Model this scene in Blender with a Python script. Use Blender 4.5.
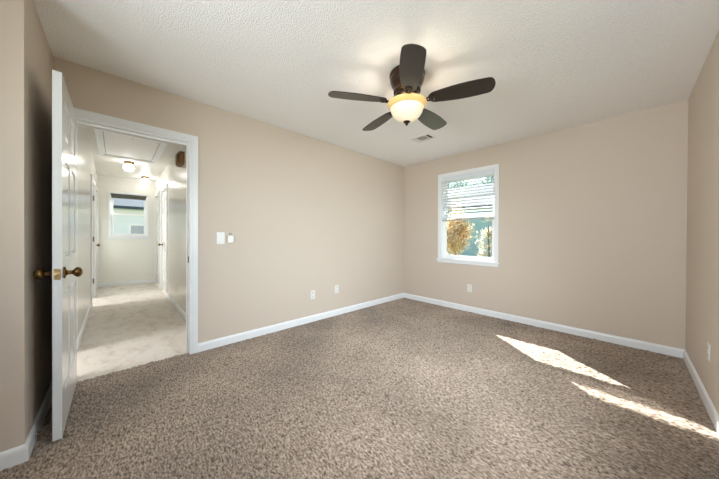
import bpy, bmesh, math, random
import numpy as np
from mathutils import Vector, Matrix

for o in list(bpy.data.objects):
    bpy.data.objects.remove(o)
scene = bpy.context.scene
H = 2.44                       # ceiling
W = 3.276                      # x of right wall
RY = -4.95                     # rear wall
OPL, OPR = -4.152, -3.378      # bedroom door opening (y)
HL, HR = -4.185, -3.21         # hall side walls (y)
HX = -5.0                      # hall end wall (x)
COL = scene.collection
PI = math.pi

# ------------------------------------------------------------------ camera
cam_d = bpy.data.cameras.new('camera')
cam = bpy.data.objects.new('camera', cam_d)
COL.objects.link(cam)
_yaw, _pitch, _roll = math.radians(43.5931), -0.005, 0.0053
_f = Vector((-math.cos(_yaw), math.sin(_yaw), 0))
_r = Vector((math.sin(_yaw), math.cos(_yaw), 0))
_u = Vector((0, 0, 1))
_f, _u = _f * math.cos(_pitch) + _u * math.sin(_pitch), _u * math.cos(_pitch) - _f * math.sin(_pitch)
_r, _u = _r * math.cos(_roll) + _u * math.sin(_roll), _u * math.cos(_roll) - _r * math.sin(_roll)
cam.matrix_world = Matrix.Translation((2.8972, -3.9024, 1.1419)) @ Matrix((_r, _u, -_f)).transposed().to_4x4()
cam_d.sensor_fit = 'HORIZONTAL'
cam_d.sensor_width = 36.0
cam_d.lens = 256.126 / 719.0 * 36.0
cam_d.shift_y = -(239.5 - 237.34) / 719.0
cam_d.clip_start = 0.02
scene.camera = cam

# ------------------------------------------------------------------ sky, sun, added fill lamps
world = bpy.data.worlds.new('world')
scene.world = world
world.use_nodes = True
wn = world.node_tree
sky = wn.nodes.new('ShaderNodeTexSky')
sky.sky_type = 'NISHITA'
sky.sun_disc = False
sky.sun_elevation = math.radians(37)
sky.sun_rotation = math.radians(-48)
sky.air_density = 1.0
sky.dust_density = 1.0
sky.ozone_density = 1.0
bg = wn.nodes['Background']
bg.inputs['Strength'].default_value = 0.20
wn.links.new(sky.outputs['Color'], bg.inputs['Color'])

SUN_TX, SUN_TZ = 1.25, 1.20          # metres travelled in +x and down per metre of -y
sun_d = bpy.data.lights.new('sun', 'SUN')
sun_d.energy = 26.0
sun_d.angle = math.radians(0.6)
sun_d.color = (1.0, 0.96, 0.91)
sun = bpy.data.objects.new('sun', sun_d)
COL.objects.link(sun)
sun.rotation_euler = Vector((SUN_TX, -1.0, -SUN_TZ)).to_track_quat('-Z', 'Y').to_euler()
sun.location = (-6, 6, 8)


def area(name, loc, direction, sx, sy, power, color=(1, 1, 1), spread=180):
    d = bpy.data.lights.new(name, 'AREA')
    d.shape = 'RECTANGLE'
    d.size, d.size_y = sx, sy
    d.energy = power
    d.color = color
    d.spread = math.radians(spread)
    o = bpy.data.objects.new(name, d)
    COL.objects.link(o)
    o.location = loc
    o.rotation_euler = Vector(direction).to_track_quat('-Z', 'Z').to_euler()
    return o


# fill lamps added outside two invented, unseen windows (right wall and behind camera)
area('fill_lamp_right', (W + 0.26, -2.24, 1.45), (-1, 0.23, -0.52), 1.15, 1.3, 40, (0.86, 0.93, 1.0), 108)
area('fill_lamp_rear', (2.1, RY - 0.26, 1.45), (0.09, 1, 0.08), 1.3, 1.3, 49, (0.94, 0.95, 1.0), 134)

vs = scene.view_settings
vs.view_transform = 'Standard'
vs.look = 'None'
vs.exposure = 0.47
vs.gamma = 1.0
vs.use_curve_mapping = False
scene.cycles.use_denoising = True
scene.cycles.max_bounces = 14
scene.cycles.diffuse_bounces = 8
scene.cycles.glossy_bounces = 5
scene.cycles.transparent_max_bounces = 16
scene.cycles.sample_clamp_indirect = 3.0
scene.cycles.use_adaptive_sampling = False
world.cycles.sampling_method = 'NONE'
scene.cycles.denoiser = 'OPENIMAGEDENOISE'
scene.cycles.denoising_prefilter = 'ACCURATE'
scene.cycles.denoising_input_passes = 'RGB_ALBEDO_NORMAL'
scene.cycles.caustics_reflective = False
scene.cycles.caustics_refractive = False

# ------------------------------------------------------------------ materials
def lin(r, g, b):
    def f(c):
        c /= 255.0
        return c / 12.92 if c <= 0.04045 else ((c + 0.055) / 1.055) ** 2.4
    return (f(r), f(g), f(b), 1.0)


def mat(name, col, rough=0.6, metal=0.0, bump=None, spec=None, noise=None, emit=None, coat=0.0):
    """bump = (scale, strength, distance); noise = (scale, other colour, detail)"""
    m = bpy.data.materials.new(name)
    m.use_nodes = True
    nt = m.node_tree
    p = nt.nodes['Principled BSDF']
    p.inputs['Base Color'].default_value = col
    p.inputs['Roughness'].default_value = rough
    p.inputs['Metallic'].default_value = metal
    if spec is not None:
        p.inputs['Specular IOR Level'].default_value = spec
    if coat:
        p.inputs['Coat Weight'].default_value = coat
        p.inputs['Coat Roughness'].default_value = 0.15
    if emit:
        p.inputs['Emission Color'].default_value = emit[0]
        p.inputs['Emission Strength'].default_value = emit[1]
    tc = nt.nodes.new('ShaderNodeTexCoord')
    if noise:
        n = nt.nodes.new('ShaderNodeTexNoise')
        n.inputs['Scale'].default_value = noise[0]
        n.inputs['Detail'].default_value = noise[2]
        r = nt.nodes.new('ShaderNodeValToRGB')
        r.color_ramp.elements[0].position = 0.35
        r.color_ramp.elements[1].position = 0.65
        r.color_ramp.elements[0].color = col
        r.color_ramp.elements[1].color = noise[1]
        nt.links.new(tc.outputs['Object'], n.inputs['Vector'])
        nt.links.new(n.outputs['Fac'], r.inputs['Fac'])
        nt.links.new(r.outputs['Color'], p.inputs['Base Color'])
    if bump:
        n = nt.nodes.new('ShaderNodeTexNoise')
        n.inputs['Scale'].default_value = bump[0]
        n.inputs['Detail'].default_value = 4
        b = nt.nodes.new('ShaderNodeBump')
        b.inputs['Strength'].default_value = bump[1]
        b.inputs['Distance'].default_value = bump[2]
        nt.links.new(tc.outputs['Object'], n.inputs['Vector'])
        nt.links.new(n.outputs['Fac'], b.inputs['Height'])
        nt.links.new(b.outputs['Normal'], p.inputs['Normal'])
    return m


M = {}
M['wall'] = mat('wall_paint_beige', lin(200, 187, 173), 0.55, bump=(90, 0.12, 0.004), spec=0.35)
M['hall_wall'] = mat('hall_paint_cream', lin(228, 226, 219), 0.22, bump=(14, 0.05, 0.01), spec=0.5)
M['trim'] = mat('trim_paint_white', lin(228, 230, 232), 0.32)
M['door'] = mat('door_paint_white', lin(214, 217, 217), 0.16, spec=0.6)
M['ceil'] = mat('ceiling_texture_white', lin(243, 243, 243), 0.9, bump=(120, 0.6, 0.010))
M['hall_ceil'] = mat('hall_ceiling_cream', lin(218, 215, 209), 0.4, bump=(30, 0.1, 0.004))
M['plastic'] = mat('white_plastic', lin(220, 219, 214), 0.3)
M['slot'] = mat('dark_slot', lin(45, 42, 40), 0.7)
M['grey_plastic'] = mat('grey_plastic', lin(150, 150, 146), 0.45)
M['vinyl'] = mat('window_vinyl_white', lin(238, 240, 242), 0.3)
M['blind'] = mat('blind_slat_white', lin(212, 219, 225), 0.35)
M['blind_rail'] = mat('blind_rail_greyish', lin(168, 173, 179), 0.4)
M['cord'] = mat('blind_cord', lin(225, 225, 222), 0.8)
M['brass'] = mat('aged_brass', lin(150, 118, 68), 0.28, 1.0, noise=(40, lin(96, 74, 44), 3))
M['latch'] = mat('bright_brass', lin(214, 190, 140), 0.3, 1.0)
M['hinge'] = mat('dull_hinge_metal', lin(96, 90, 80), 0.45, 0.8)
M['bronze'] = mat('oil_rubbed_bronze', lin(58, 46, 38), 0.3, 0.85, noise=(25, lin(74, 58, 46), 3))
M['nickel'] = mat('polished_bracket_metal', lin(176, 168, 156), 0.22, 1.0)
M['bowl'] = mat('frosted_bowl_glass', lin(240, 226, 198), 0.4, emit=((1.0, 0.86, 0.64, 1), 0.12))
M['bowl_rim'] = mat('amber_glass_rim', lin(232, 196, 126), 0.25, emit=((1.0, 0.62, 0.30, 1), 0.10))
M['bowl'].cycles.emission_sampling = 'NONE'
M['bowl_rim'].cycles.emission_sampling = 'NONE'
M['globe'] = mat('lit_white_glass', lin(250, 248, 240), 0.2, emit=((1.0, 0.985, 0.96, 1), 12.0))
M['oak'] = mat('chime_oak', lin(150, 112, 74), 0.5, noise=(28, lin(112, 80, 50), 6))
M['chime_tube'] = mat('chime_brass_grille', lin(120, 90, 56), 0.35, 0.6)
M['shade'] = mat('roller_shade_grey', lin(92, 90, 84), 0.8, bump=(200, 0.2, 0.002))
M['hatch'] = mat('hatch_board', lin(244, 244, 244), 0.6, noise=(3, lin(245, 244, 243), 5))
M['rubber'] = mat('rubber_tip', lin(225, 225, 222), 0.7)


def blade_mat():
    m = mat('espresso_blade', lin(50, 41, 35), 0.3, coat=0.15)
    nt = m.node_tree
    p = nt.nodes['Principled BSDF']
    tc = nt.nodes.new('ShaderNodeTexCoord')
    mp = nt.nodes.new('ShaderNodeMapping')
    mp.inputs['Scale'].default_value = (2.5, 60, 60)
    n = nt.nodes.new('ShaderNodeTexNoise')
    n.inputs['Scale'].default_value = 3
    n.inputs['Detail'].default_value = 5
    r = nt.nodes.new('ShaderNodeValToRGB')
    r.color_ramp.elements[0].color = lin(30, 25, 22)
    r.color_ramp.elements[1].color = lin(50, 42, 36)
    nt.links.new(tc.outputs['Object'], mp.inputs['Vector'])
    nt.links.new(mp.outputs['Vector'], n.inputs['Vector'])
    nt.links.new(n.outputs['Fac'], r.inputs['Fac'])
    nt.links.new(r.outputs['Color'], p.inputs['Base Color'])
    return m


M['blade'] = blade_mat()


def glass_mat():
    m = bpy.data.materials.new('window_glass')
    m.use_nodes = True
    nt = m.node_tree
    nt.nodes.clear()
    out = nt.nodes.new('ShaderNodeOutputMaterial')
    mix = nt.nodes.new('ShaderNodeMixShader')
    tr = nt.nodes.new('ShaderNodeBsdfTransparent')
    tr.inputs['Color'].default_value = (0.93, 0.96, 0.955, 1)
    gl = nt.nodes.new('ShaderNodeBsdfGlossy')
    gl.inputs['Roughness'].default_value = 0.02
    lw = nt.nodes.new('ShaderNodeLayerWeight')
    pw = nt.nodes.new('ShaderNodeMath')
    pw.operation = 'POWER'
    pw.inputs[1].default_value = 4.0
    ma = nt.nodes.new('ShaderNodeMath')
    ma.operation = 'MULTIPLY_ADD'
    ma.inputs[1].default_value = 0.9
    ma.inputs[2].default_value = 0.008
    nt.links.new(lw.outputs['Facing'], pw.inputs[0])
    nt.links.new(pw.outputs[0], ma.inputs[0])
    nt.links.new(ma.outputs[0], mix.inputs['Fac'])
    nt.links.new(tr.outputs['BSDF'], mix.inputs[1])
    nt.links.new(gl.outputs['BSDF'], mix.inputs[2])
    nt.links.new(mix.outputs['Shader'], out.inputs['Surface'])
    return m


M['glass'] = glass_mat()


def carpet_mat():
    m = bpy.data.materials.new('bedroom_carpet_taupe')
    m.use_nodes = True
    nt = m.node_tree
    p = nt.nodes['Principled BSDF']
    p.inputs['Roughness'].default_value = 0.95
    p.inputs['Specular IOR Level'].default_value = 0.1
    p.inputs['Sheen Weight'].default_value = 0.15
    p.inputs['Sheen Roughness'].default_value = 0.6
    tc = nt.nodes.new('ShaderNodeTexCoord')
    mp = nt.nodes.new('ShaderNodeMapping')
    mp.inputs['Rotation'].default_value = (0, 0, 0.12)
    mp.inputs['Scale'].default_value = (0.62, 1.35, 1.0)
    nt.links.new(tc.outputs['Object'], mp.inputs['Vector'])
    n = nt.nodes.new('ShaderNodeTexNoise')
    n.inputs['Scale'].default_value = 80
    n.inputs['Detail'].default_value = 5
    n.inputs['Roughness'].default_value = 0.72
    nt.links.new(mp.outputs['Vector'], n.inputs['Vector'])
    r = nt.nodes.new('ShaderNodeValToRGB')
    e = r.color_ramp.elements
    e[0].position, e[0].color = 0.36, lin(62, 48, 38)
    e[1].position, e[1].color = 0.64, lin(190, 174, 157)
    k = e.new(0.48)
    k.color = lin(138, 120, 105)
    nt.links.new(n.outputs['Fac'], r.inputs['Fac'])
    # broad mottling of the pile
    n2 = nt.nodes.new('ShaderNodeTexNoise')
    n2.inputs['Scale'].default_value = 1.3
    n2.inputs['Detail'].default_value = 5
    nt.links.new(tc.outputs['Object'], n2.inputs['Vector'])
    mr = nt.nodes.new('ShaderNodeMapRange')
    mr.inputs['From Min'].default_value = 0.3
    mr.inputs['From Max'].default_value = 0.7
    mr.inputs['To Min'].default_value = 0.68
    mr.inputs['To Max'].default_value = 1.22
    nt.links.new(n2.outputs['Fac'], mr.inputs['Value'])
    mul = nt.nodes.new('ShaderNodeMix')
    mul.data_type = 'RGBA'
    mul.blend_type = 'MULTIPLY'
    mul.inputs['Factor'].default_value = 1.0
    cmb = nt.nodes.new('ShaderNodeCombineColor')
    for c in ('Red', 'Green', 'Blue'):
        nt.links.new(mr.outputs['Result'], cmb.inputs[c])
    nt.links.new(r.outputs['Color'], mul.inputs[6])
    nt.links.new(cmb.outputs['Color'], mul.inputs[7])
    nt.links.new(mul.outputs[2], p.inputs['Base Color'])
    return m


M['carpet'] = carpet_mat()


def hall_carpet_mat():
    m = mat('hall_carpet_pale', lin(224, 217, 209), 0.95, bump=(160, 0.7, 0.012), spec=0.1)
    nt = m.node_tree
    p = nt.nodes['Principled BSDF']
    tc = nt.nodes.new('ShaderNodeTexCoord')
    mp = nt.nodes.new('ShaderNodeMapping')
    mp.inputs['Scale'].default_value = (1.0, 1.7, 1)
    n = nt.nodes.new('ShaderNodeTexNoise')
    n.inputs['Scale'].default_value = 5.0
    n.inputs['Detail'].default_value = 7
    n.inputs['Roughness'].default_value = 0.65
    n.inputs['Distortion'].default_value = 0.3
    r = nt.nodes.new('ShaderNodeValToRGB')
    e = r.color_ramp.elements
    e[0].position, e[0].color = 0.28, lin(200, 189, 176)
    e[1].position, e[1].color = 0.52, lin(224, 217, 209)
    nt.links.new(tc.outputs['Object'], mp.inputs['Vector'])
    nt.links.new(mp.outputs['Vector'], n.inputs['Vector'])
    nt.links.new(n.outputs['Fac'], r.inputs['Fac'])
    nt.links.new(r.outputs['Color'], p.inputs['Base Color'])
    return m


M['hall_carpet'] = hall_carpet_mat()

# ------------------------------------------------------------------ builders
def link(name, me, material=None, parent=None):
    o = bpy.data.objects.new(name, me)
    COL.objects.link(o)
    if material is not None:
        me.materials.append(material)
    if parent is not None:
        o.parent = parent
    return o


def finish(name, bm, material, parent=None, smooth=False, bevel=0.0, seg=2):
    bmesh.ops.recalc_face_normals(bm, faces=bm.faces[:])
    me = bpy.data.meshes.new(name)
    bm.to_mesh(me)
    bm.free()
    if smooth:
        me.shade_smooth()
    o = link(name, me, material, parent)
    if bevel:
        b = o.modifiers.new('bevel', 'BEVEL')
        b.width = bevel
        b.segments = seg
        b.limit_method = 'ANGLE'
        b.angle_limit = math.radians(40)
    return o


def box(bm, x0, x1, y0, y1, z0, z1):
    r = bmesh.ops.create_cube(bm, size=1.0)
    for v in r['verts']:
        v.co = Vector((x0 + (v.co.x + .5) * (x1 - x0), y0 + (v.co.y + .5) * (y1 - y0), z0 + (v.co.z + .5) * (z1 - z0)))
    return r['verts']


def lathe(bm, profile, seg=40, mtx=None, cap=True):
    """profile = [(radius, height)] revolved about z"""
    rings = []
    for r, z in profile:
        if r < 1e-6:
            rings.append([bm.verts.new((0, 0, z))])
        else:
            rings.append([bm.verts.new((r * math.cos(2 * PI * k / seg), r * math.sin(2 * PI * k / seg), z)) for k in range(seg)])
    allv = [v for g in rings for v in g]
    for a, b in zip(rings, rings[1:]):
        for k in range(seg):
            k2 = (k + 1) % seg
            if len(a) == 1 and len(b) == 1:
                continue
            if len(a) == 1:
                bm.faces.new((a[0], b[k], b[k2]))
            elif len(b) == 1:
                bm.faces.new((a[k], a[k2], b[0]))
            else:
                bm.faces.new((a[k], a[k2], b[k2], b[k]))
    if cap:
        for g in (rings[0], rings[-1]):
            if len(g) > 2:
                bm.faces.new(g)
    if mtx is not None:
        bmesh.ops.transform(bm, matrix=mtx, verts=allv)
    return allv


def tube(bm, pts, r, seg=8):
    pts = [Vector(p) for p in pts]
    rings = []
    for i, p in enumerate(pts):
        d = (pts[min(i + 1, len(pts) - 1)] - pts[max(i - 1, 0)]).normalized()
        u = d.orthogonal().normalized()
        if rings and abs(u.dot(prev_u)) < 0.5:
            u = (prev_u - d * prev_u.dot(d)).normalized()
        elif rings:
            u = (prev_u - d * prev_u.dot(d)).normalized()
        prev_u = u
        w = d.cross(u)
        rr = r[i] if isinstance(r, (list, tuple)) else r
        rings.append([bm.verts.new(p + (u * math.cos(2 * PI * k / seg) + w * math.sin(2 * PI * k / seg)) * rr) for k in range(seg)])
    for a, b in zip(rings, rings[1:]):
        for k in range(seg):
            bm.faces.new((a[k], a[(k + 1) % seg], b[(k + 1) % seg], b[k]))
    bm.faces.new(rings[0][::-1])
    bm.faces.new(rings[-1])


def sweep_profile(bm, prof, p0, p1, out, up=(0, 0, 1), m0=0.0, m1=0.0):
    """extrude a closed 2-D profile (a along `out`, b along `up`) from p0 to p1; m0/m1 mitre slopes along `out`"""
    p0, p1, out, up = Vector(p0), Vector(p1), Vector(out), Vector(up)
    d = (p1 - p0).normalized()
    A = [bm.verts.new(p0 + out * a + up * b + d * (m0 * a)) for a, b in prof]
    B = [bm.verts.new(p1 + out * a + up * b + d * (m1 * a)) for a, b in prof]
    n = len(prof)
    for k in range(n):
        bm.faces.new((A[k], A[(k + 1) % n], B[(k + 1) % n], B[k]))
    bm.faces.new(A[::-1])
    bm.faces.new(B)


def tag(o, label=None, cat=None, group=None, kind=None):
    if label:
        o['label'] = label
    if cat:
        o['category'] = cat
    if group:
        o['group'] = group
    if kind:
        o['kind'] = kind
    return o


def empty(name, loc=(0, 0, 0), rz=0.0):
    o = bpy.data.objects.new(name, None)
    COL.objects.link(o)
    o.location = loc
    o.rotation_euler = (0, 0, rz)
    o.empty_display_size = 0.05
    return o


def copy_tree(o, parent=None):
    c = o.copy()
    COL.objects.link(c)
    if parent is not None:
        c.parent = parent
    for ch in [x for x in COL.objects if x.parent == o]:
        copy_tree(ch, c)
    return c


def wall(name, axis, t0, t1, u0, u1, z0, z1, holes, material):
    """slab wall; axis 'x' = wall plane normal to x. holes = [(u0,u1,z0,z1)]"""
    us = sorted({u0, u1, *[h[0] for h in holes], *[h[1] for h in holes]})
    zs = sorted({z0, z1, *[h[2] for h in holes], *[h[3] for h in holes]})
    bm = bmesh.new()
    cache = {}

    def V(t, u, z):
        k = (t, u, z)
        if k not in cache:
            cache[k] = bm.verts.new((t, u, z) if axis == 'x' else (u, t, z))
        return cache[k]

    def solid(i, j):
        if i < 0 or j < 0 or i >= len(us) - 1 or j >= len(zs) - 1:
            return False
        cu, cz = (us[i] + us[i + 1]) / 2, (zs[j] + zs[j + 1]) / 2
        return not any(h[0] < cu < h[1] and h[2] < cz < h[3] for h in holes)

    for i in range(len(us) - 1):
        for j in range(len(zs) - 1):
            if not solid(i, j):
                continue
            a, b, c, d = us[i], us[i + 1], zs[j], zs[j + 1]
            for t in (t0, t1):
                bm.faces.new((V(t, a, c), V(t, b, c), V(t, b, d), V(t, a, d)))
            if not solid(i - 1, j):
                bm.faces.new((V(t0, a, c), V(t1, a, c), V(t1, a, d), V(t0, a, d)))
            if not solid(i + 1, j):
                bm.faces.new((V(t0, b, c), V(t1, b, c), V(t1, b, d), V(t0, b, d)))
            if not solid(i, j - 1):
                bm.faces.new((V(t0, a, c), V(t1, a, c), V(t1, b, c), V(t0, b, c)))
            if not solid(i, j + 1):
                bm.faces.new((V(t0, a, d), V(t1, a, d), V(t1, b, d), V(t0, b, d)))
    return tag(finish(name, bm, material), kind='structure')


def slab(name, x0, x1, y0, y1, z0, z1, material):
    bm = bmesh.new()
    box(bm, x0, x1, y0, y1, z0, z1)
    return tag(finish(name, bm, material), kind='structure')


# ------------------------------------------------------------------ room shell
wall('wall_left', 'x', -0.12, 0.0, RY - 0.1, 0.16, 0, H, [(OPL, OPR, -0.01, 2.045)], M['wall'])
wall('wall_back', 'y', 0.0, 0.16, 0.0, W, 0, H, [(0.757, 1.583, 0.775, 2.112)], M['wall'])
wall('wall_right', 'x', W, W + 0.14, RY - 0.1, 0.16, 0, H, [(-2.85, -1.64, 0.80, 2.10)], M['wall'])
wall('wall_front', 'y', RY - 0.14, RY, 0.0, W, 0, H, [(1.40, 2.80, 0.80, 2.10)], M['wall'])
wall('wall_recess', 'y', -4.335, -4.235, 0.0, 0.805, 0, H, [], M['wall'])
wall('wall_closet', 'x', 0.705, 0.805, RY, -4.335, 0, H, [], M['wall'])
slab('ceiling', -0.12, W + 0.14, RY - 0.1, 0.16, H, H + 0.1, M['ceil'])


def carpet():
    """cut-pile carpet: a fine grid of tufts"""
    x0, x1, y0, y1, s = -0.05, W, RY, 0.0, 0.0068
    nx, ny = int((x1 - x0) / s) + 1, int((y1 - y0) / s) + 1
    rng = np.random.default_rng(4)

    def blur(a, k):
        for ax in (0, 1):
            acc = np.zeros_like(a)
            for d in range(-k, k + 1):
                acc += np.roll(a, d, ax) * (k + 1 - abs(d))
            a = acc / (k + 1) ** 2
        return a
    n0 = rng.standard_normal((ny, nx))
    t1 = blur(n0, 1)
    t1 = (np.roll(t1, 1, 1) + np.roll(t1, -1, 1) + np.roll(t1, 2, 1) + np.roll(t1, -2, 1) + t1)
    t1 /= t1.std()
    t2 = blur(rng.standard_normal((ny, nx)), 3)
    t2 /= t2.std()
    z = 0.0012 * np.clip(n0, -2.2, 2.2) + 0.0020 * t1 + 0.0014 * t2
    z = np.clip(z, -0.009, 0.009) - 0.002
    xs = np.linspace(x0, x1, nx)
    ys = np.linspace(y0, y1, ny)
    X, Y = np.meshgrid(xs, ys)
    jx = rng.uniform(-.35, .35, X.shape) * s
    jy = rng.uniform(-.35, .35, X.shape) * s
    jx[:, 0] = jx[:, -1] = 0
    jy[0] = jy[-1] = 0
    co = np.stack([X + jx, Y + jy, z], -1).reshape(-1, 3).astype(np.float32)
    idx = np.arange(nx * ny).reshape(ny, nx)
    q = np.stack([idx[:-1, :-1], idx[:-1, 1:], idx[1:, 1:], idx[1:, :-1]], -1).reshape(-1, 4)
    me = bpy.data.meshes.new('floor')
    me.vertices.add(len(co))
    me.vertices.foreach_set('co', co.ravel())
    me.loops.add(q.size)
    me.loops.foreach_set('vertex_index', q.ravel().astype(np.int32))
    me.polygons.add(len(q))
    me.polygons.foreach_set('loop_start', np.arange(0, q.size, 4, dtype=np.int32))
    me.update(calc_edges=True)
    me.validate()
    me.shade_smooth()
    return tag(link('floor', me, M['carpet']), kind='structure')


carpet()

# the hall beyond the door, with one side room
slab('floor_hall', HX - 0.12, -0.05, -6.2, -3.11, -0.08, -0.004, M['hall_carpet'])
slab('ceiling_hall', HX - 0.12, -0.12, -6.2, -3.11, H, H + 0.1, M['hall_ceil'])
wall('wall_hall_left', 'y', HL - 0.1, HL, HX, -0.12, 0, H, [(-0.80, -0.18, -0.01, 2.035), (-3.75, -2.95, -0.01, 2.035), (-4.78, -4.06, -0.01, 2.035)], M['hall_wall'])  # opening nearest the bedroom is added out of view to admit fill light
wall('wall_hall_right', 'y', HR, HR + 0.1, HX, -0.12, 0, H, [(-3.82, -3.01, -0.01, 2.035), (-4.86, -4.16, -0.01, 2.035)], M['hall_wall'])
wall('wall_hall_end', 'x', HX - 0.12, HX, -6.2, HR + 0.1, 0, H, [(-3.995, -3.36, 1.10, 2.07)], M['hall_wall'])
wall('wall_side_room', 'y', -6.3, -6.2, HX - 0.12, -0.12, 0, H, [], M['hall_wall'])


def casing(name, axis, t, sgn, u0, u1, ztop, w=0.078, th=0.019, z0=0.0, wl=None):
    """door casing round an opening on a wall face at t, protruding sgn*th"""
    bm = bmesh.new()
    wl = w if wl is None else wl

    def P(a, u, z):
        return (t + sgn * a, u, z) if axis == 'x' else (u, t + sgn * a, z)
    steps = [(0.0, 0.30, 0.84), (0.30, 0.8, 1.0), (0.8, 1.0, 0.88)]   # stepped moulding
    for f0, f1, k in steps:
        for side in (-1, 1):
            ww = wl if side < 0 else w
            uu = u0 if side < 0 else u1
            a, b = sorted((uu + side * f0 * ww, uu + side * f1 * ww))
            lo, hi = P(0, a, z0), P(th * k, b, ztop + f0 * w)
            box(bm, *sorted((lo[0], hi[0])), *sorted((lo[1], hi[1])), lo[2], hi[2])
        lo, hi = P(0, u0 - f1 * wl, ztop + f0 * w), P(th * k, u1 + f1 * w, ztop + f1 * w)
        box(bm, *sorted((lo[0], hi[0])), *sorted((lo[1], hi[1])), lo[2], hi[2])
    return tag(finish(name, bm, M['trim'], bevel=0.002), kind='structure')


# bedroom door frame: casing (both faces), jambs and stop
casing('trim_1', 'x', 0.0, 1, OPL + 0.008, OPR - 0.010, 2.03, w=0.066)
casing('trim_2', 'x', -0.12, -1, OPL, OPR, 2.03, wl=0.03)
bm = bmesh.new()
for (a, b) in ((OPL, OPL + 0.012), (OPR - 0.012, OPR)):
    box(bm, -0.121, 0.001, a, b, 0, 2.033)
box(bm, -0.121, 0.001, OPL, OPR, 2.033, 2.045)
box(bm, -0.085, -0.05, OPR - 0.024, OPR - 0.012, 0, 2.033)
box(bm, -0.085, -0.05, OPL + 0.012, OPL + 0.024, 0, 2.033)
box(bm, -0.085, -0.05, OPL + 0.024, OPR - 0.024, 2.021, 2.033)
jamb = tag(finish('trim_3', bm, M['trim'], bevel=0.0015), kind='structure')
bm = bmesh.new()
box(bm, -0.048, -0.016, OPR - 0.0145, OPR - 0.0118, 0.875, 0.935)
sp = finish('strike_plate', bm, M['hinge'], jamb)

# baseboards
BB = [(0, 0.0), (0.014, 0.0), (0.014, 0.062), (0.011, 0.074), (0.005, 0.082), (0.0, 0.084)]


def baseboard(name, p0, p1, out, m0=0.0, m1=0.0):
    bm = bmesh.new()
    sweep_profile(bm, BB, p0, p1, out, m0=m0, m1=m1)
    return tag(finish(name, bm, M['trim']), kind='structure')


baseboard('baseboard_left', (0, -3.322, 0), (0, 0, 0), (1, 0, 0), 0, -1)
baseboard('baseboard_back', (0, 0, 0), (W, 0, 0), (0, -1, 0), 1, -1)
baseboard('baseboard_right', (W, RY, 0), (W, 0, 0), (-1, 0, 0), 1, -1)
baseboard('baseboard_recess', (0.0, -4.235, 0), (0.805, -4.235, 0), (0, 1, 0), 0, 1)
baseboard('baseboard_closet', (0.805, RY, 0), (0.805, -4.235, 0), (1, 0, 0), 1, 1)
baseboard('baseboard_front', (0.805, RY, 0), (W, RY, 0), (0, 1, 0), 1, -1)
baseboard('baseboard_hall_left', (-0.83, HL, 0), (-2.89, HL, 0), (0, 1, 0))
baseboard('baseboard_hall_right', (-0.14, HR, 0), (-2.95, HR, 0), (0, -1, 0))
baseboard('baseboard_hall_end', (HX, HL, 0), (HX, HR, 0), (1, 0, 0))
baseboard('baseboard_hall_middle', (-3.81, HL, 0), (-4.0, HL, 0), (0, 1, 0))
baseboard('baseboard_hall_passage', (-3.88, HR, 0), (-4.1, HR, 0), (0, -1, 0))

# hall door casings
casing('trim_4', 'y', HL, 1, -3.75, -2.95, 2.03, w=0.06)
casing('trim_9', 'y', HL, 1, -0.80, -0.18, 2.03, w=0.03, th=0.010)  # casing of the added, unseen opening for the near fill lamp
casing('trim_5', 'y', HL, 1, -4.78, -4.06, 2.03, w=0.06)
casing('trim_6', 'y', HR, -1, -3.82, -3.01, 2.03, w=0.06)
casing('trim_7', 'y', HR, -1, -4.86, -4.16, 2.03, w=0.06)


# ------------------------------------------------------------------ doors
def panel_slab(w, h, t, cols, rows):
    """six-panel door slab: x 0..w, y 0..t, z 0..h with sunk and raised panels on both faces"""
    bm = bmesh.new()
    xs = sorted({0, w, *[c for p in cols for c in p]})
    zs = sorted({0, h, *[c for p in rows for c in p]})
    pan = []
    for y in (0, t):
        g = [[bm.verts.new((x, y, z)) for z in zs] for x in xs]
        for i in range(len(xs) - 1):
            for j in range(len(zs) - 1):
                f = bm.faces.new((g[i][j], g[i + 1][j], g[i + 1][j + 1], g[i][j + 1]))
                if any(abs(xs[i] - p[0]) < 1e-6 for p in cols) and any(abs(zs[j] - p[0]) < 1e-6 for p in rows):
                    pan.append((f, -1 if y == 0 else 1))
        if y == 0:
            g0 = g
    nx, nz = len(xs), len(zs)
    for i in range(nx - 1):
        for j in (0, nz - 1):
            bm.faces.new((g0[i][j], g0[i + 1][j], g[i + 1][j], g[i][j]))
    for j in range(nz - 1):
        for i in (0, nx - 1):
            bm.faces.new((g0[i][j], g0[i][j + 1], g[i][j + 1], g[i][j]))
    bmesh.ops.recalc_face_normals(bm, faces=bm.faces[:])
    for f, s in pan:
        bmesh.ops.inset_individual(bm, faces=[f], thickness=0.014, depth=-0.009)
        bmesh.ops.inset_individual(bm, faces=[f], thickness=0.010, depth=0.0)
        bmesh.ops.inset_individual(bm, faces=[f], thickness=0.022, depth=0.006)
    return bm


def knob_bm(direction, origin):
    bm = bmesh.new()
    prof = [(0.0, 0), (0.031, 0), (0.033, 0.003), (0.031, 0.007), (0.019, 0.011), (0.0125, 0.016), (0.011, 0.03),
            (0.014, 0.036), (0.023, 0.041), (0.0285, 0.049), (0.029, 0.057), (0.025, 0.066), (0.014, 0.072), (0.0, 0.0735)]
    m = Matrix.Translation(Vector(origin)) @ Vector(direction).to_track_quat('Z', 'Y').to_matrix().to_4x4()
    lathe(bm, prof, 32, m)
    return bm


DROWS = [(0.22, 0.80), (0.99, 1.56), (1.68, 1.90)]
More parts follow.
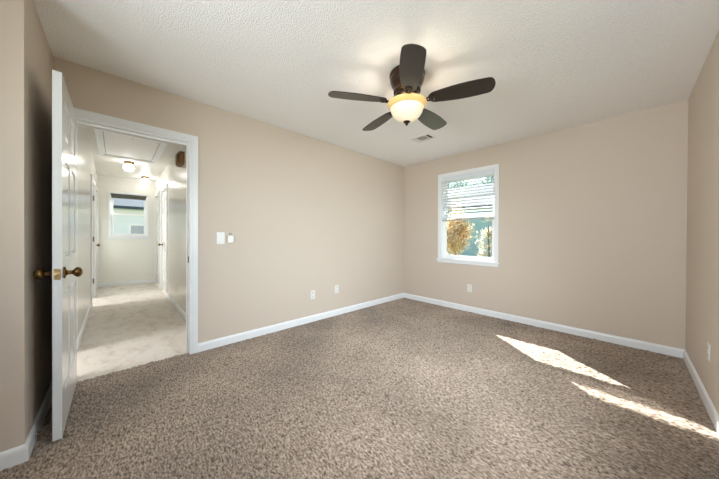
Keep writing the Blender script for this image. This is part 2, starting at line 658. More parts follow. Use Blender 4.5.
# bedroom door, swung fully open at right angles to its wall
DW, DT = 0.735, 0.035
bm = panel_slab(DW, 2.014, DT, [(0.105, 0.320), (0.405, 0.620)], DROWS)
door1 = empty('door_1', (0.012, -4.151, 0.016))
tag(door1, 'open white six-panel bedroom door with brass knobs, seen almost edge on', 'door', kind='structure')
finish('door_leaf', bm, M['door'], door1)
for dr, y in (((0, 1, 0), DT), ((0, -1, 0), 0)):
    tag(finish('door_knob', knob_bm(dr, (DW - 0.067, y, 0.908)), M['brass'], door1, smooth=True), 'aged brass knob with round rose')
bm = bmesh.new()
box(bm, DW - 0.001, DW + 0.0012, 0.005, 0.030, 0.878, 0.938)
lathe(bm, [(0, 0), (0.0105, 0), (0.0105, 0.008), (0.0, 0.010)], 20, Matrix.Translation((DW + 0.001, 0.0175, 0.908)) @ Matrix.Rotation(PI / 2, 4, 'Y'))
tag(finish('latch_plate', bm, M['latch'], door1), 'bright brass latch plate on door edge')
for z in (0.20, 1.0, 1.80):
    bm = bmesh.new()
    lathe(bm, [(0, -0.045), (0.006, -0.045), (0.006, 0.045), (0, 0.045)], 14, Matrix.Translation((-0.001, 0.029, z)))
    finish('hinge', bm, M['hinge'], door1, smooth=False)


def hall_door(name, loc, rz, w, label, knob_at=None, hinge_at=None, knob_side=1):
    bm = panel_slab(w, 2.01, 0.035, [(0.11, w / 2 - 0.05), (w / 2 + 0.05, w - 0.11)], DROWS)
    r = empty(name, loc, rz)
    tag(r, label, 'door', kind='structure')
    finish('door_leaf', bm, M['door'], r)
    if knob_at is not None:
        finish('door_knob', knob_bm((0, knob_side, 0), (knob_at, 0.035 if knob_side > 0 else 0, 0.93)), M['brass'], r, smooth=True)
    if hinge_at is not None:
        for z in (0.30, 1.05, 1.78):
            bm = bmesh.new()
            hx, hy = hinge_at
            lathe(bm, [(0, -0.045), (0.009, -0.045), (0.009, 0.045), (0, 0.045)], 12, Matrix.Translation((hx, hy, z)))
            box(bm, hx - 0.012, hx + 0.012, hy - 0.004, hy + 0.004, z - 0.044, z + 0.044)
            finish('hinge', bm, M['hinge'], r)
    return r


# left: open door standing in the side room, and a shut one past it
hall_door('door_2', (-3.745, HL - 0.012, 0.012), -PI / 2, 0.80, 'open white door in the side doorway on the left of the hall',
          knob_at=0.73, hinge_at=(-0.004, 0.044))
hall_door('door_3', (-4.778, HL - 0.045, 0.012), 0, 0.716, 'shut white door on the left of the hall near the end window', knob_at=0.65)
# right: two shut doors
hall_door('door_4', (-3.818, HR + 0.012, 0.012), 0, 0.806, 'nearer shut white door on the right of the hall', knob_at=0.07, knob_side=-1)
hall_door('door_5', (-4.858, HR + 0.012, 0.012), 0, 0.696, 'farther shut white door on the right of the hall',
          hinge_at=(0.70, -0.016))

# spring door stop on the recess baseboard
bm = bmesh.new()
pts = []
for k in range(0, 73):
    a = k / 8 * 2 * PI
    pts.append((0.0055 * math.cos(a), 0.008 + k * 0.055 / 72, 0.0055 * math.sin(a)))
tube(bm, pts, 0.0012, 6)
ds = empty('door_stop', (0.66, -4.221, 0.046))
tag(ds, 'small spring door stop on the baseboard behind the open bedroom door', 'door stop')
finish('spring', bm, M['nickel'], ds, smooth=True)
bm = bmesh.new()
lathe(bm, [(0, 0), (0.011, 0), (0.010, 0.006), (0.006, 0.009), (0, 0.009)], 20, Matrix.Rotation(-PI / 2, 4, 'X'))
finish('base_plate', bm, M['nickel'], ds, smooth=True)
bm = bmesh.new()
lathe(bm, [(0, 0.062), (0.008, 0.062), (0.009, 0.066), (0.008, 0.076), (0, 0.078)], 20, Matrix.Rotation(-PI / 2, 4, 'X'))
finish('rubber_tip', bm, M['rubber'], ds, smooth=True)


# ------------------------------------------------------------------ windows
def frame_ring(bm, axis, t0, t1, u0, u1, z0, z1, wl, wr, wb, wt):
    def B(a, b, c, d):
        if axis == 'y':
            box(bm, a, b, t0, t1, c, d)
        else:
            box(bm, t0, t1, a, b, c, d)
    B(u0, u0 + wl, z0, z1)
    B(u1 - wr, u1, z0, z1)
    B(u0 + wl, u1 - wr, z0, z0 + wb)
    B(u0 + wl, u1 - wr, z1 - wt, z1)


def hung_window(name, label, axis, face, out, u0, u1, z0, z1, zm, cas, thick):
    """double hung window. face = coordinate of inner wall face, out = +1/-1 direction to outside."""
    r = empty(name, ((u0 + u1) / 2, face, z0) if axis == 'y' else (face, (u0 + u1) / 2, z0))
    tag(r, label, 'window', kind='structure')
    inv = Matrix.Translation(-Vector(r.location))

    def T(d):
        return face + out * d

    def add(nm, bm, m, parent=None, bevel=0.002):
        bmesh.ops.transform(bm, matrix=inv, verts=bm.verts[:])
        return finish(nm, bm, m, parent or r, bevel=bevel)

    def ring(bm, d0, d1, *a):
        t = sorted((T(d0), T(d1)))
        frame_ring(bm, axis, t[0], t[1], *a)
    # casing on the wall face
    bm = bmesh.new()
    ring(bm, 0.002, -0.014, u0 - cas, u1 + cas, z0 - 0.002, z1 + cas, cas + .004, cas + .004, 0.004, cas + .004)
    ring(bm, 0.002, -0.019, u0 - cas * 0.55, u1 + cas * 0.55, z0 - 0.002, z1 + cas * 0.55, cas * 0.3, cas * 0.3, 0.004, cas * 0.3)
    add('casing', bm, M['trim'])
    # outer frame in the wall
    bm = bmesh.new()
    ring(bm, 0.035 if axis == 'y' else 0.03, thick, u0, u1, z0, z1, 0.022, 0.022, 0.02, 0.022)
    add('window_frame', bm, M['vinyl'])
    bm = bmesh.new()
    ring(bm, 0.0, 0.04, u0, u1, z0, z1, 0.006, 0.006, 0.006, 0.006)
    add('window_liner', bm, M['trim'])
    fu0, fu1 = u0 + 0.017, u1 - 0.017
    for nm, a, b, d0, d1, wb, wt in (('lower_sash', z0 + 0.018, zm + 0.018, 0.060, 0.088, 0.048, 0.036),
                                     ('upper_sash', zm - 0.018, z1 - 0.02, 0.092, 0.120, 0.036, 0.045)):
        bm = bmesh.new()
        ring(bm, d0, d1, fu0, fu1, a, b, 0.036, 0.036, wb, wt)
        s = add(nm, bm, M['vinyl'])
        bm = bmesh.new()
        g0, g1 = T((d0 + d1) / 2 - .002), T((d0 + d1) / 2 + .002)
        if axis == 'y':
            box(bm, fu0 + 0.03, fu1 - 0.03, *sorted((g0, g1)), a + wb - .005, b - wt + .005)
        else:
            box(bm, *sorted((g0, g1)), fu0 + 0.03, fu1 - 0.03, a + wb - .005, b - wt + .005)
        add('glass_pane', bm, M['glass'], s, bevel=0)
    # stool and apron
    bm = bmesh.new()
    a = sorted((T(0.06), T(-0.034)))
    b = sorted((T(0.0), T(-0.014)))
    if axis == 'y':
        box(bm, u0 - cas - 0.014, u1 + cas + 0.014, T(-0.034) if out > 0 else T(-0.0), T(0) if out > 0 else T(-0.034), z0 - 0.018, z0 + 0.003)
        box(bm, u0 + .001, u1 - .001, *a, z0 - 0.0, z0 + 0.003)
        add('window_sill', bm, M['trim'], bevel=0.003)
        bm = bmesh.new()
        box(bm, u0 - cas, u1 + cas, *b, z0 - 0.058, z0 - 0.018)
    else:
        box(bm, *sorted((T(-0.030), T(0))), u0 - cas - 0.012, u1 + cas + 0.012, z0 - 0.018, z0 + 0.003)
        box(bm, *a, u0 + .001, u1 - .001, z0, z0 + 0.003)
        add('window_sill', bm, M['trim'], bevel=0.003)
        bm = bmesh.new()
        box(bm, *b, u0 - cas, u1 + cas, z0 - 0.05, z0 - 0.018)
    add('apron', bm, M['trim'])
    return r


hung_window('window_1', 'white double hung bedroom window with the blind drawn halfway', 'y', 0.0, 1, 0.757, 1.583, 0.775, 2.112, 1.458, 0.055, 0.15)
hung_window('window_2', 'white double hung window at the end of the hall', 'x', HX, -1, -3.995, -3.36, 1.10, 2.07, 1.61, 0.035, 0.115)
hung_window('window_3_added', 'white double hung window added out of view on the right wall for fill light', 'x', W, 1, -2.85, -1.64, 0.80, 2.10, 1.45, 0.055, 0.13)  # added, unseen: lets the right-hand fill lamp into the room

hung_window('window_4_added', 'white double hung window added behind the camera to let in fill light', 'y', RY, -1, 1.40, 2.80, 0.80, 2.10, 1.45, 0.055, 0.13)  # added, unseen: lets the rear fill lamp into the room

# ---- horizontal blind of window 1
bl = empty('window_blind', (1.17, 0.034, 2.106))
tag(bl, 'white horizontal slat blind lowered over the upper half of the bedroom window', 'blind')
BW = 0.40
bm = bmesh.new()
box(bm, -BW, BW, -0.026, 0.026, -0.048, -0.001)
box(bm, -BW - 0.004, BW + 0.004, -0.034, -0.027, -0.066, 0.0)
finish('headrail', bm, M['blind'], bl, bevel=0.002)
bm = bmesh.new()
zz = -0.082
RAIL_Z = -0.702
while zz > RAIL_Z + 0.03:
    prev = None
    SLAT_TILT = math.radians(47 if 1.60 < zz + 2.106 < 1.78 else (25 if zz + 2.106 > 1.65 else 20))
    for i in range(7):
        s = -0.024 + 0.048 * i / 6
        crown = 0.0028 * (1 - (s / 0.024) ** 2)
        y = s * math.cos(SLAT_TILT) - crown * math.sin(SLAT_TILT) * 1
        z = zz + s * math.sin(SLAT_TILT) + crown * math.cos(SLAT_TILT)
        cur = [bm.verts.new((-BW + .003, y, z)), bm.verts.new((BW - .003, y, z)),
               bm.verts.new((BW - .003, y, z - 0.0022)), bm.verts.new((-BW + .003, y, z - 0.0022))]
        if prev:
            for k in range(4):
                bm.faces.new((prev[k], prev[(k + 1) % 4], cur[(k + 1) % 4], cur[k]))
        else:
            bm.faces.new(cur)
        prev = cur
    bm.faces.new(prev[::-1])
    zz -= 0.0445
finish('slat_panel', bm, M['blind'], bl)
bm = bmesh.new()
box(bm, -BW + .003, BW - .003, -0.024, 0.024, RAIL_Z - 0.009, RAIL_Z + 0.010)
finish('bottom_rail', bm, M['blind_rail'], bl, bevel=0.004)
for x in (-0.30, 0.0, 0.30):
    bm = bmesh.new()
    for y in (-0.0265, 0.0265):
        tube(bm, [(x, y, -0.05), (x, y, RAIL_Z)], 0.0011, 6)
    finish('ladder_cord', bm, M['cord'], bl)
bm = bmesh.new()
tube(bm, [(-0.36, -0.036, -0.06), (-0.36, -0.040, -0.56)], 0.004, 8)
finish('tilt_wand', bm, M['blind'], bl, smooth=True)

# ---- roller shade of the hall window
rs = empty('roller_shade', (HX - 0.022, -3.6775, 2.062))
tag(rs, 'dark grey roller shade rolled up at top of the hall end window', 'shade')
bm = bmesh.new()
tube(bm, [(0, -0.305, -0.024), (0, 0.305, -0.024)], 0.020, 20)
finish('roller', bm, M['shade'], rs, smooth=False)
bm = bmesh.new()
box(bm, -0.018, -0.0165, -0.30, 0.30, -0.088, -0.024)
finish('shade_cloth', bm, M['shade'], rs)
bm = bmesh.new()
box(bm, -0.022, -0.013, -0.30, 0.30, -0.098, -0.084)
finish('hem_bar', bm, M['shade'], rs, bevel=0.002)

# ------------------------------------------------------------------ ceiling fan
FX, FY = 1.67, -2.22
fan = empty('ceiling_fan', (FX, FY, H))
tag(fan, 'dark bronze five-blade ceiling fan with a glowing cream glass bowl light', 'ceiling fan')
bm = bmesh.new()
lathe(bm, [(0, 0), (0.128, 0), (0.136, -0.004), (0.139, -0.014), (0.139, -0.024), (0.130, -0.029), (0.130, -0.044),
           (0.135, -0.048), (0.134, -0.060), (0.124, -0.085), (0.110, -0.115), (0.102, -0.135), (0.106, -0.141),
           (0.106, -0.150), (0.098, -0.156), (0.0, -0.156)], 56)
finish('motor_housing', bm, M['bronze'], fan, smooth=True)
bm = bmesh.new()
lathe(bm, [(0, -0.156), (0.090, -0.157), (0.094, -0.164), (0.094, -0.196), (0.088, -0.204), (0.0, -0.205)], 48)
finish('flywheel_hub', bm, M['bronze'], fan, smooth=True)
bm = bmesh.new()
lathe(bm, [(0, -0.204), (0.062, -0.205), (0.066, -0.212), (0.052, -0.222), (0.040, -0.236), (0.036, -0.250), (0.030, -0.262), (0.0, -0.263)], 40)
finish('light_fitter', bm, M['bronze'], fan, smooth=True)
bm = bmesh.new()
lathe(bm, [(0.128, -0.2405), (0.150, -0.238), (0.1560, -0.241), (0.1565, -0.247), (0.152, -0.255), (0.141, -0.268), (0.1325, -0.280),
           (0.128, -0.277), (0.136, -0.264), (0.146, -0.250), (0.128, -0.2465)], 64, cap=False)
tag(finish('bowl_rim', bm, M['bowl_rim'], fan, smooth=True), 'amber glass rim')
bm = bmesh.new()
lathe(bm, [(0.1325, -0.279), (0.1275, -0.292), (0.1225, -0.306), (0.115, -0.322), (0.104, -0.338), (0.088, -0.354),
           (0.066, -0.369), (0.040, -0.381), (0.016, -0.386), (0.0, -0.386)], 64, cap=False)
tag(finish('light_bowl', bm, M['bowl'], fan, smooth=True), 'cream frosted glass bowl, lit')
bm = bmesh.new()
lathe(bm, [(0, -0.378), (0.026, -0.379), (0.028, -0.384), (0.024, -0.389), (0.016, -0.394), (0.012, -0.402),
           (0.009, -0.408), (0.004, -0.416), (0.0, -0.418)], 24)
finish('finial', bm, M['bronze'], fan, smooth=True)

lamp_d = bpy.data.lights.new('fan_lamp', 'POINT')
lamp_d.energy = 5.0
lamp_d.color = (1.0, 0.88, 0.70)
lamp_d.shadow_soft_size = 0.03
lamp = bpy.data.objects.new('fan_lamp', lamp_d)
COL.objects.link(lamp)
lamp.parent = fan
lamp.location = (0, 0, -0.305)

BLADE_Z = -0.232
PITCH = math.radians(-12)


def blade_bm():
    bm = bmesh.new()
    N = 26
    r0, r1 = 0.168, 0.626
    prev = None
    for i in range(N + 1):
        t = i / N
        x = r0 + (r1 - r0) * (1 - math.cos(t * PI)) / 2
        s = (x - r0) / (r1 - r0)
        w = 0.047 + 0.031 * math.sin(min(s / 0.62, 1.0) * PI / 2)
        w -= 0.010 * max(0, (s - 0.62) / 0.38) ** 2
        if s < 0.10:
            w *= math.sqrt(max(0.0, 1 - (1 - s / 0.10) ** 2)) * 0.9 + 0.1
        if s > 0.90:
            q = (s - 0.90) / 0.10
            w *= max(0.10, (1 - q ** 2.6) ** 0.55) if q < 1 else 0.10
        # slightly swept, trailing edge fuller
        lo, hi = -w * 0.96, w * 1.04
        th = 0.0032
        cur = [bm.verts.new((x, lo, -th)), bm.verts.new((x, hi, -th)), bm.verts.new((x, hi, th)), bm.verts.new((x, lo, th))]
        if prev:
            for k in range(4):
                bm.faces.new((prev[k], prev[(k + 1) % 4], cur[(k + 1) % 4], cur[k]))
        else:
            bm.faces.new(cur)
        prev = cur
    bm.faces.new(prev[::-1])
    return bm


def iron_bm():
    bm = bmesh.new()
    # forked arm from the hub down to the blade root
    tube(bm, [(0.080, 0, 0.040), (0.105, 0, 0.030), (0.125, 0, 0.004), (0.150, 0, -0.008)], [0.011, 0.010, 0.010, 0.009], 12)
    for sy in (-1, 1):
        tube(bm, [(0.146, 0, -0.008), (0.165, sy * 0.016, -0.008), (0.190, sy * 0.022, -0.008)], [0.007, 0.006, 0.006], 10)
    # ring plate under the blade root
    prof_r, tr = 0.019, 0.0055
    n, k2 = 26, 8
    rings = []
    for i in range(n):
        a = 2 * PI * i / n
        c = Vector((0.200 + prof_r * math.cos(a), prof_r * 1.15 * math.sin(a), -0.009))
        d = Vector((math.cos(a), math.sin(a), 0))
        rings.append([bm.verts.new(c + d * tr * math.cos(2 * PI * k / k2) + Vector((0, 0, tr * math.sin(2 * PI * k / k2)))) for k in range(k2)])
    for i in range(n):
        for k in range(k2):
            bm.faces.new((rings[i][k], rings[(i + 1) % n][k], rings[(i + 1) % n][(k + 1) % k2], rings[i][(k + 1) % k2]))
    return bm


proto = None
for k in range(5):
    if proto is None:
        bm = blade_bm()
        blade = finish('blade', bm, M['blade'], fan, bevel=0.002)
        iron = finish('blade_iron', iron_bm(), M['bronze'], blade, smooth=True)
        for (x, y) in ((0.184, 0.0), (0.212, 0.014), (0.212, -0.014)):
            bm = bmesh.new()
            lathe(bm, [(0, -0.003), (0.006, -0.003), (0.0055, -0.012), (0.003, -0.0145), (0, -0.015)], 14, Matrix.Translation((x, y, 0)))
            finish('screw', bm, M['nickel'], blade, smooth=True)
        proto = blade
    else:
        blade = copy_tree(proto, fan)
    blade.location = (0, 0, BLADE_Z)
    blade.rotation_euler = (PITCH, 0, math.radians(21.5 + 72 * k))
    blade.rotation_mode = 'XYZ'

# ------------------------------------------------------------------ ceiling vent
vt = empty('ceiling_vent', (1.02, -0.965, H))
tag(vt, 'white metal ceiling air vent beyond the fan, dark gap at one end', 'vent')
bm = bmesh.new()
frame_pts = (-0.135, 0.135, -0.105, 0.105)
box(bm, -0.135, 0.135, -0.105, -0.066, -0.008, 0)
box(bm, -0.135, 0.135, 0.066, 0.105, -0.008, 0)
box(bm, -0.135, -0.068, -0.066, 0.066, -0.008, 0)
box(bm, 0.115, 0.135, -0.066, 0.066, -0.008, 0)
box(bm, 0.056, 0.074, -0.066, 0.066, -0.008, 0)
finish('frame', bm, M['plastic'], vt, bevel=0.002)
bm = bmesh.new()
box(bm, -0.068, 0.115, -0.066, 0.066, -0.0012, -0.0002)
tag(finish('duct_backing', bm, M['slot'], vt), 'dark duct behind the louvres')
for i in range(8):
    bm = bmesh.new()
    x = -0.062 + 0.0152 * i
    vv = box(bm, -0.0075, 0.0075, -0.066, 0.066, -0.0006, 0.0006)
    bmesh.ops.rotate(bm, verts=vv, cent=(0, 0, 0), matrix=Matrix.Rotation(math.radians(18), 3, 'Y'))
    bmesh.ops.translate(bm, verts=vv, vec=(x, 0, -0.005))
    finish('louvre', bm, M['plastic'], vt)

# ------------------------------------------------------------------ wall plates
def rot_to(normal):
    """rotation about z that turns local -y (the plate's front) into `normal`"""
    return math.atan2(normal[1], normal[0]) + PI / 2


def plate_bm(w=0.070, h=0.115, t=0.006):
    bm = bmesh.new()
    box(bm, -w / 2, w / 2, -t, 0, -h / 2, h / 2)
    return bm


out0 = empty('wall_outlet')
finish('cover_plate', plate_bm(), M['plastic'], out0, bevel=0.003)
for dz in (0.026, -0.026):
    bm = bmesh.new()
    m = Matrix.Translation((0, -0.0065, dz)) @ Matrix.Rotation(PI / 2, 4, 'X') @ Matrix.Diagonal((1.0, 0.86, 1.0, 1.0))
    lathe(bm, [(0, -0.002), (0.0168, -0.002), (0.0168, 0.0), (0.015, 0.0012), (0, 0.0012)], 28, m)
    rec = finish('receptacle', bm, M['plastic'], out0)
    bm = bmesh.new()
    box(bm, -0.0075, -0.0055, -0.0085, -0.0074, dz - 0.001, dz + 0.008)
    box(bm, 0.0055, 0.0075, -0.0085, -0.0074, dz - 0.002, dz + 0.008)
    lathe(bm, [(0, 0), (0.0025, 0), (0.0025, 0.001), (0, 0.001)], 12, Matrix.Translation((0, -0.0075, dz - 0.008)) @ Matrix.Rotation(PI / 2, 4, 'X'))
    tag(finish('slots', bm, M['slot'], rec), 'dark plug slots')
bm = bmesh.new()
lathe(bm, [(0, 0), (0.0035, 0), (0.003, 0.0012), (0, 0.0014)], 14, Matrix.Translation((0, -0.006, 0)) @ Matrix.Rotation(PI / 2, 4, 'X'))
finish('screw', bm, M['plastic'], out0, smooth=True)
outs = [((0.0, -2.0, 0.357), (1, 0), 'white outlet on the door wall, the one nearer the door of the pair'),
        ((0.0, -1.596, 0.376), (1, 0), 'white outlet on the door wall, the one nearer the room corner'),
        ((1.236, 0.0, 0.357), (0, -1), 'white outlet low on the wall under the bedroom window'),
        ((W, -1.034, 0.382), (-1, 0), 'white outlet low on the right wall by the room corner'),
        ((-2.05, HR, 0.30), (0, -1), 'white outlet low on the glossy right wall of the hall')]
for i, (loc, nrm, lab) in enumerate(outs):
    o = out0 if i == 0 else copy_tree(out0)
    o.location = loc
    o.rotation_euler = (0, 0, rot_to(nrm))
    tag(o, lab, 'outlet', 'wall outlets')

sw = empty('light_switch', (0.0, -3.12, 1.114), rot_to((1, 0)))
tag(sw, 'white light switch plate on the wall beside the door casing', 'light switch')
finish('cover_plate', plate_bm(0.076, 0.122), M['plastic'], sw, bevel=0.003)
bm = bmesh.new()
box(bm, -0.0165, 0.0165, -0.009, -0.004, -0.033, 0.033)
finish('rocker', bm, M['plastic'], sw, bevel=0.002)
for z in (0.048, -0.048):
    bm = bmesh.new()
    lathe(bm, [(0, 0), (0.0035, 0), (0.003, 0.0012), (0, 0.0014)], 14, Matrix.Translation((0, -0.006, z)) @ Matrix.Rotation(PI / 2, 4, 'X'))
    finish('screw', bm, M['plastic'], sw, smooth=True)

th = empty('wall_control', (0.0, -3.028, 1.107), rot_to((1, 0)))
tag(th, 'small white wall control with a grey tab on top, beside the light switch', 'wall control')
bm = bmesh.new()
box(bm, -0.031, 0.031, -0.024, 0, -0.043, 0.036)
finish('body', bm, M['plastic'], th, bevel=0.005, seg=3)
bm = bmesh.new()
box(bm, -0.012, 0.012, -0.017, 0, 0.034, 0.060)
tag(finish('top_tab', bm, M['grey_plastic'], th, bevel=0.002), 'grey tab')

# ------------------------------------------------------------------ hall fittings
gl0 = empty('hall_ceiling_light')
bm = bmesh.new()
lathe(bm, [(0, 0), (0.070, 0), (0.074, -0.006), (0.070, -0.022), (0.058, -0.034), (0.050, -0.042), (0, -0.042)], 36)
tag(finish('base', bm, M['brass'], gl0, smooth=True), 'brass base')
bm = bmesh.new()
lathe(bm, [(0, -0.040), (0.046, -0.041), (0.050, -0.052), (0.066, -0.070), (0.076, -0.092), (0.077, -0.112), (0.070, -0.134),
           (0.050, -0.152), (0.024, -0.162), (0.0, -0.164)], 40)
tag(finish('glass_globe', bm, M['globe'], gl0, smooth=True), 'lit white glass globe')
for i, (loc, lab) in enumerate([((-3.25, -3.731, H), 'nearer lit globe light on the hall ceiling, just past the attic hatch'),
                                ((-4.57, -3.42, H), 'farther lit globe light on the hall ceiling, by the end window')]):
    o = gl0 if i == 0 else copy_tree(gl0)
    o.location = loc
    tag(o, lab, 'ceiling light', 'hall globe lights')

ah = empty('attic_hatch', (-2.24, -3.735, H))
tag(ah, 'attic hatch with a wide moulded white frame in the hall ceiling', 'attic hatch')
bm = bmesh.new()
ax, ay = 0.71, 0.358
for f0, f1, d in ((0, 0.028, 0.026), (0.028, 0.054, 0.019), (0.054, 0.072, 0.012)):
    frame_ring_args = (-ax + f0, ax - f0, -ay + f0, ay - f0)
    w_ = f1 - f0
    x0, x1, y0, y1 = frame_ring_args
    box(bm, x0, x1, y0, y0 + w_, -d, 0)
    box(bm, x0, x1, y1 - w_, y1, -d, 0)
    box(bm, x0, x0 + w_, y0 + w_, y1 - w_, -d, 0)
    box(bm, x1 - w_, x1, y0 + w_, y1 - w_, -d, 0)
finish('frame', bm, M['vinyl'], ah, bevel=0.002)
bm = bmesh.new()
box(bm, -ax + 0.077, ax - 0.077, -ay + 0.077, ay - 0.077, -0.006, 0)
finish('hatch_board', bm, M['hatch'], ah)
bm = bmesh.new()
box(bm, -ax + 0.06, ax - 0.06, -ay + 0.06, ay - 0.06, -0.002, 0)  # dark sheet whose colour stands in for shade in the gap
tag(finish('gap_shade_sheet', bm, M['slot'], ah), 'dark sheet painting the shade of the gap around the hatch board')
bm = bmesh.new()
tube(bm, [(-0.55, 0.02, -0.004), (-0.55, 0.02, -0.20)], 0.002, 6)
lathe(bm, [(0, -0.20), (0.006, -0.203), (0.007, -0.215), (0, -0.222)], 12, Matrix.Translation((-0.55, 0.02, 0)))
finish('pull_cord', bm, M['cord'], ah)
for x in (-0.3, 0.0, 0.25):
    bm = bmesh.new()
    lathe(bm, [(0, -0.005), (0.006, -0.005), (0.005, -0.0085), (0, -0.009)], 12, Matrix.Translation((0.55, x, 0)))
    finish('screw', bm, M['hinge'], ah)

ch = empty('door_chime', (-1.49, HR, 2.215))
tag(ch, 'brown wooden door chime box high on the right hall wall', 'door chime')
bm = bmesh.new()
box(bm, -0.125, 0.125, -0.058, 0, -0.085, 0.085)
finish('case', bm, M['oak'], ch, bevel=0.004)
for x in (-0.075, -0.025, 0.025, 0.075):
    bm = bmesh.new()
    lathe(bm, [(0, -0.076), (0.014, -0.076), (0.014, 0.070), (0, 0.074)], 16, Matrix.Translation((x, -0.062, 0)))
    finish('chime_tube', bm, M['chime_tube'], ch, smooth=True)

# ------------------------------------------------------------------ outdoors
M['siding'] = mat('blue_grey_siding', lin(156, 192, 198), 0.7)
M['siding_trim'] = mat('siding_trim', lin(188, 204, 208), 0.6)
M['pale_siding'] = mat('pale_siding', lin(232, 236, 240), 0.7)
M['shingle'] = mat('roof_shingle', lin(64, 76, 88), 0.9, bump=(30, 0.5, 0.02))
M['dark_glass'] = mat('far_window_glass', lin(96, 128, 150), 0.08, spec=0.8)
M['lawn'] = mat('lawn', lin(112, 124, 84), 0.95, noise=(2.5, lin(150, 140, 100), 6))
M['bark'] = mat('bark', lin(110, 94, 80), 0.9, bump=(30, 0.6, 0.02))


def leaf_mat(name, c1, c2):
    m = mat(name, c1, 0.6)
    nt = m.node_tree
    p = nt.nodes['Principled BSDF']
    tc = nt.nodes.new('ShaderNodeTexCoord')
    n = nt.nodes.new('ShaderNodeTexNoise')
    n.inputs['Scale'].default_value = 3.0
    n.inputs['Detail'].default_value = 6
    r = nt.nodes.new('ShaderNodeValToRGB')
    r.color_ramp.elements[0].position = 0.38
    r.color_ramp.elements[0].color = c1
    r.color_ramp.elements[1].position = 0.60
    r.color_ramp.elements[1].color = c2
    nt.links.new(tc.outputs['Object'], n.inputs['Vector'])
    nt.links.new(n.outputs['Fac'], r.inputs['Fac'])
    nt.links.new(r.outputs['Color'], p.inputs['Base Color'])
    tl = nt.nodes.new('ShaderNodeBsdfTranslucent')
    nt.links.new(r.outputs['Color'], tl.inputs['Color'])
    mx = nt.nodes.new('ShaderNodeMixShader')
    mx.inputs['Fac'].default_value = 0.4
    out = nt.nodes['Material Output']
    nt.links.new(p.outputs['BSDF'], mx.inputs[1])
    nt.links.new(tl.outputs['BSDF'], mx.inputs[2])
    nt.links.new(mx.outputs['Shader'], out.inputs['Surface'])
    return m


M['leaf_a'] = leaf_mat('autumn_leaf', lin(190, 158, 112), lin(218, 202, 170))
M['leaf_b'] = leaf_mat('pale_leaf', lin(158, 148, 104), lin(208, 198, 180))

# roof overhang above the bedroom window
bm = bmesh.new()
box(bm, -0.8, 4.6, 0.161, 0.80, 2.66, 2.69)
box(bm, -0.8, 4.6, 0.78, 0.80, 2.69, 2.84)
tag(finish('trim_8', bm, M['vinyl']), kind='structure')

GZ = -0.45
bm = bmesh.new()
box(bm, -40, 40, 0.17, 40, GZ - 0.3, GZ)
tag(finish('ground', bm, M['lawn']), kind='structure')
bm = bmesh.new()
box(bm, -40, HX - 0.13, -30, 0.17, GZ - 0.3, GZ)
tag(finish('ground_side', bm, M['lawn']), kind='structure')


for nm, x0, x1, y0, y1 in (('ground_right', W + 0.15, 40, -40, 0.17), ('ground_rear', -5.2, W + 0.15, -40, -6.35)):
    bm = bmesh.new()
    box(bm, x0, x1, y0, y1, GZ - 0.3, GZ)
    tag(finish(nm, bm, M['lawn']), kind='structure')


def house(name, label, w, d, h, mtx, siding, ridge, wins):
    """gabled house: front along local x (facing local -y)"""
    r = empty(name)
    r.matrix_world = mtx
    tag(r, label, 'house')
    bm = bmesh.new()
    n = int(h / 0.18)
    for i in range(n):       # lapped boards
        z0, z1 = h * i / n, h * (i + 1) / n
        v = box(bm, -w / 2, w / 2, 0, d, z0, z1)
        for q in v:
            if q.co.z < z0 + 0.001:
                q.co.y += -0.012 if q.co.y < d / 2 else 0.012
    for s in (-1, 1):
        a = [bm.verts.new((s * w / 2, 0, h)), bm.verts.new((s * w / 2, d, h)), bm.verts.new((s * w / 2, d / 2, h + ridge))]
        bm.faces.new(a)
    finish('walls', bm, siding, r)
    bm = bmesh.new()
    e = 0.35
    for s in (0, 1):
        y0 = -e if s == 0 else d + e
        zz = h - e * ridge / (d / 2)
        A = [(-w / 2 - e, y0, zz), (w / 2 + e, y0, zz), (w / 2 + e, d / 2, h + ridge), (-w / 2 - e, d / 2, h + ridge)]
        lo = [bm.verts.new(p) for p in A]
        hi = [bm.verts.new((p[0], p[1], p[2] + 0.12)) for p in A]
        bm.faces.new(lo)
        bm.faces.new(hi)
        for k in range(4):
            bm.faces.new((lo[k], lo[(k + 1) % 4], hi[(k + 1) % 4], hi[k]))
    finish('roof', bm, M['shingle'], r)
    bm = bmesh.new()
    for z in (h * 0.0 + 0.02, h - 0.22):
        box(bm, -w / 2 - .02, w / 2 + .02, -0.03, -0.012, z, z + 0.16)
    finish('trim_board', bm, M['siding_trim'], r)
    for (x, z, ww, hh) in wins:
        bm = bmesh.new()
        frame_ring(bm, 'y', -0.06, 0.0, x - ww / 2, x + ww / 2, z, z + hh, .09, .09, .09, .09)
        box(bm, x - ww / 2, x + ww / 2, -0.05, -0.01, z + hh / 2 - .03, z + hh / 2 + .03)
        f = finish('window', bm, M['vinyl'], r)
        bm = bmesh.new()
        box(bm, x - ww / 2 + .05, x + ww / 2 - .05, -0.032, -0.016, z + .05, z + hh - .05)
        finish('glass_pane', bm, M['dark_glass'], f)
    return r


house('neighbouring_house', 'blue grey sided house behind the trees outside the bedroom window', 12, 7, 3.2,
      Matrix.Translation((-4.5, 9.5, GZ)), M['siding'], 1.6, [(-2.6, 0.9, 1.0, 1.3)])
house('pale_house', 'pale sided house with a window, seen through the hall end window', 9, 6, 2.9,
      Matrix.Translation((-12.5, -3.2, GZ)) @ Matrix.Rotation(PI / 2, 4, 'Z'), M['pale_siding'], 1.5, [(0.45, 0.8, 1.5, 1.3)])


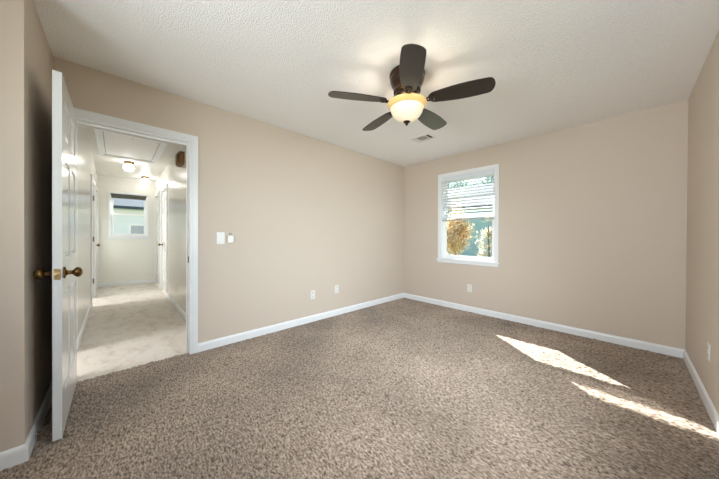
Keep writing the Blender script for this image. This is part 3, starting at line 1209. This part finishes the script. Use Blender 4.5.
def tree(name, label, loc, h, crown_r, n, material, seed, group, leaf=0.0335):
    rnd = random.Random(seed)
    r = empty(name, loc)
    tag(r, label, 'tree', group)
    bm = bmesh.new()
    tube(bm, [(0, 0, 0), (0.02, 0.01, h * 0.35), (-0.02, 0.02, h * 0.7), (0.01, 0, h * 0.95)], [h * .019, h * .015, h * .009, h * .003], 10)
    clumps = []
    for k in range(12):
        a = rnd.uniform(0, 2 * PI)
        z0 = h * rnd.uniform(0.10, 0.75)
        rr = crown_r * rnd.uniform(0.45, 0.95) * (1.15 - 0.6 * z0 / h)
        e = Vector((rr * math.cos(a), rr * math.sin(a), z0 + rr * 0.7))
        tube(bm, [(0, 0, z0), (e.x * .5, e.y * .5, z0 + rr * 0.28), tuple(e)], [h * .006, h * .004, h * .0015], 6)
        clumps.append(e)
        clumps.append(Vector((e.x * .55, e.y * .55, z0 + rr * 0.3)))
    clumps.append(Vector((0, 0, h * 0.98)))
    finish('trunk', bm, M['bark'], r, smooth=True)
    bm = bmesh.new()
    for k in range(n):
        c = rnd.choice(clumps)
        p = c + Vector((rnd.gauss(0, 1), rnd.gauss(0, 1), rnd.gauss(0, 1))) * crown_r * 0.22
        s = leaf * rnd.uniform(0.66, 1.34)
        m = Matrix.Translation(p) @ Matrix.Rotation(rnd.uniform(0, 2 * PI), 4, 'Z') @ Matrix.Rotation(rnd.uniform(-1.2, 1.2), 4, 'X')
        q = [bm.verts.new(m @ Vector(v)) for v in ((0, -s, 0), (s * .55, -s * .1, s * .12), (0, s, 0), (-s * .55, -s * .1, s * .12))]
        bm.faces.new(q)
    finish('foliage', bm, material, r)
    return r


tree('garden_tree', 'tan and gold leafed tree on the left outside the bedroom window', (-0.92, 3.9, GZ), 2.7, 0.54, 6500, M['leaf_a'], 3, 'garden trees')
tree('garden_tree', 'slim pale leafed young tree on the right outside the bedroom window', (-0.53, 5.7, GZ), 2.3, 0.42, 2000, M['leaf_b'], 8, 'garden trees')

M['leaf_c'] = leaf_mat('blue_green_leaf', lin(126, 152, 140), lin(168, 190, 184))
for k, (x, y, hh, cr) in enumerate([(-6.9, 23.0, 9.0, 2.5), (-13.6, 28.0, 11.0, 2.9)]):
    tree('tall_tree', ['shorter blue green tree behind the grey house, glimpsed through the right of the blind',
                       'tallest blue green tree behind the grey house, glimpsed through the left of the blind'][k],
         (x, y, GZ), hh, cr, 6500, M['leaf_c'], 20 + k, 'tall trees behind the house', leaf=0.16)

# fill lamps added out of view in the side room to brighten the hall
area('side_room_fill', (-3.1, -6.0, 1.35), (0.08, 1, 0.02), 0.9, 1.2, 40, (1.0, 0.98, 0.96), 150)
area('near_side_room_fill', (-0.55, -5.7, 0.95), (0, 1, 0.12), 0.9, 0.9, 23, (0.97, 0.98, 1.0), 150)  # added lamp behind the unseen opening, brightens the near end of the hall
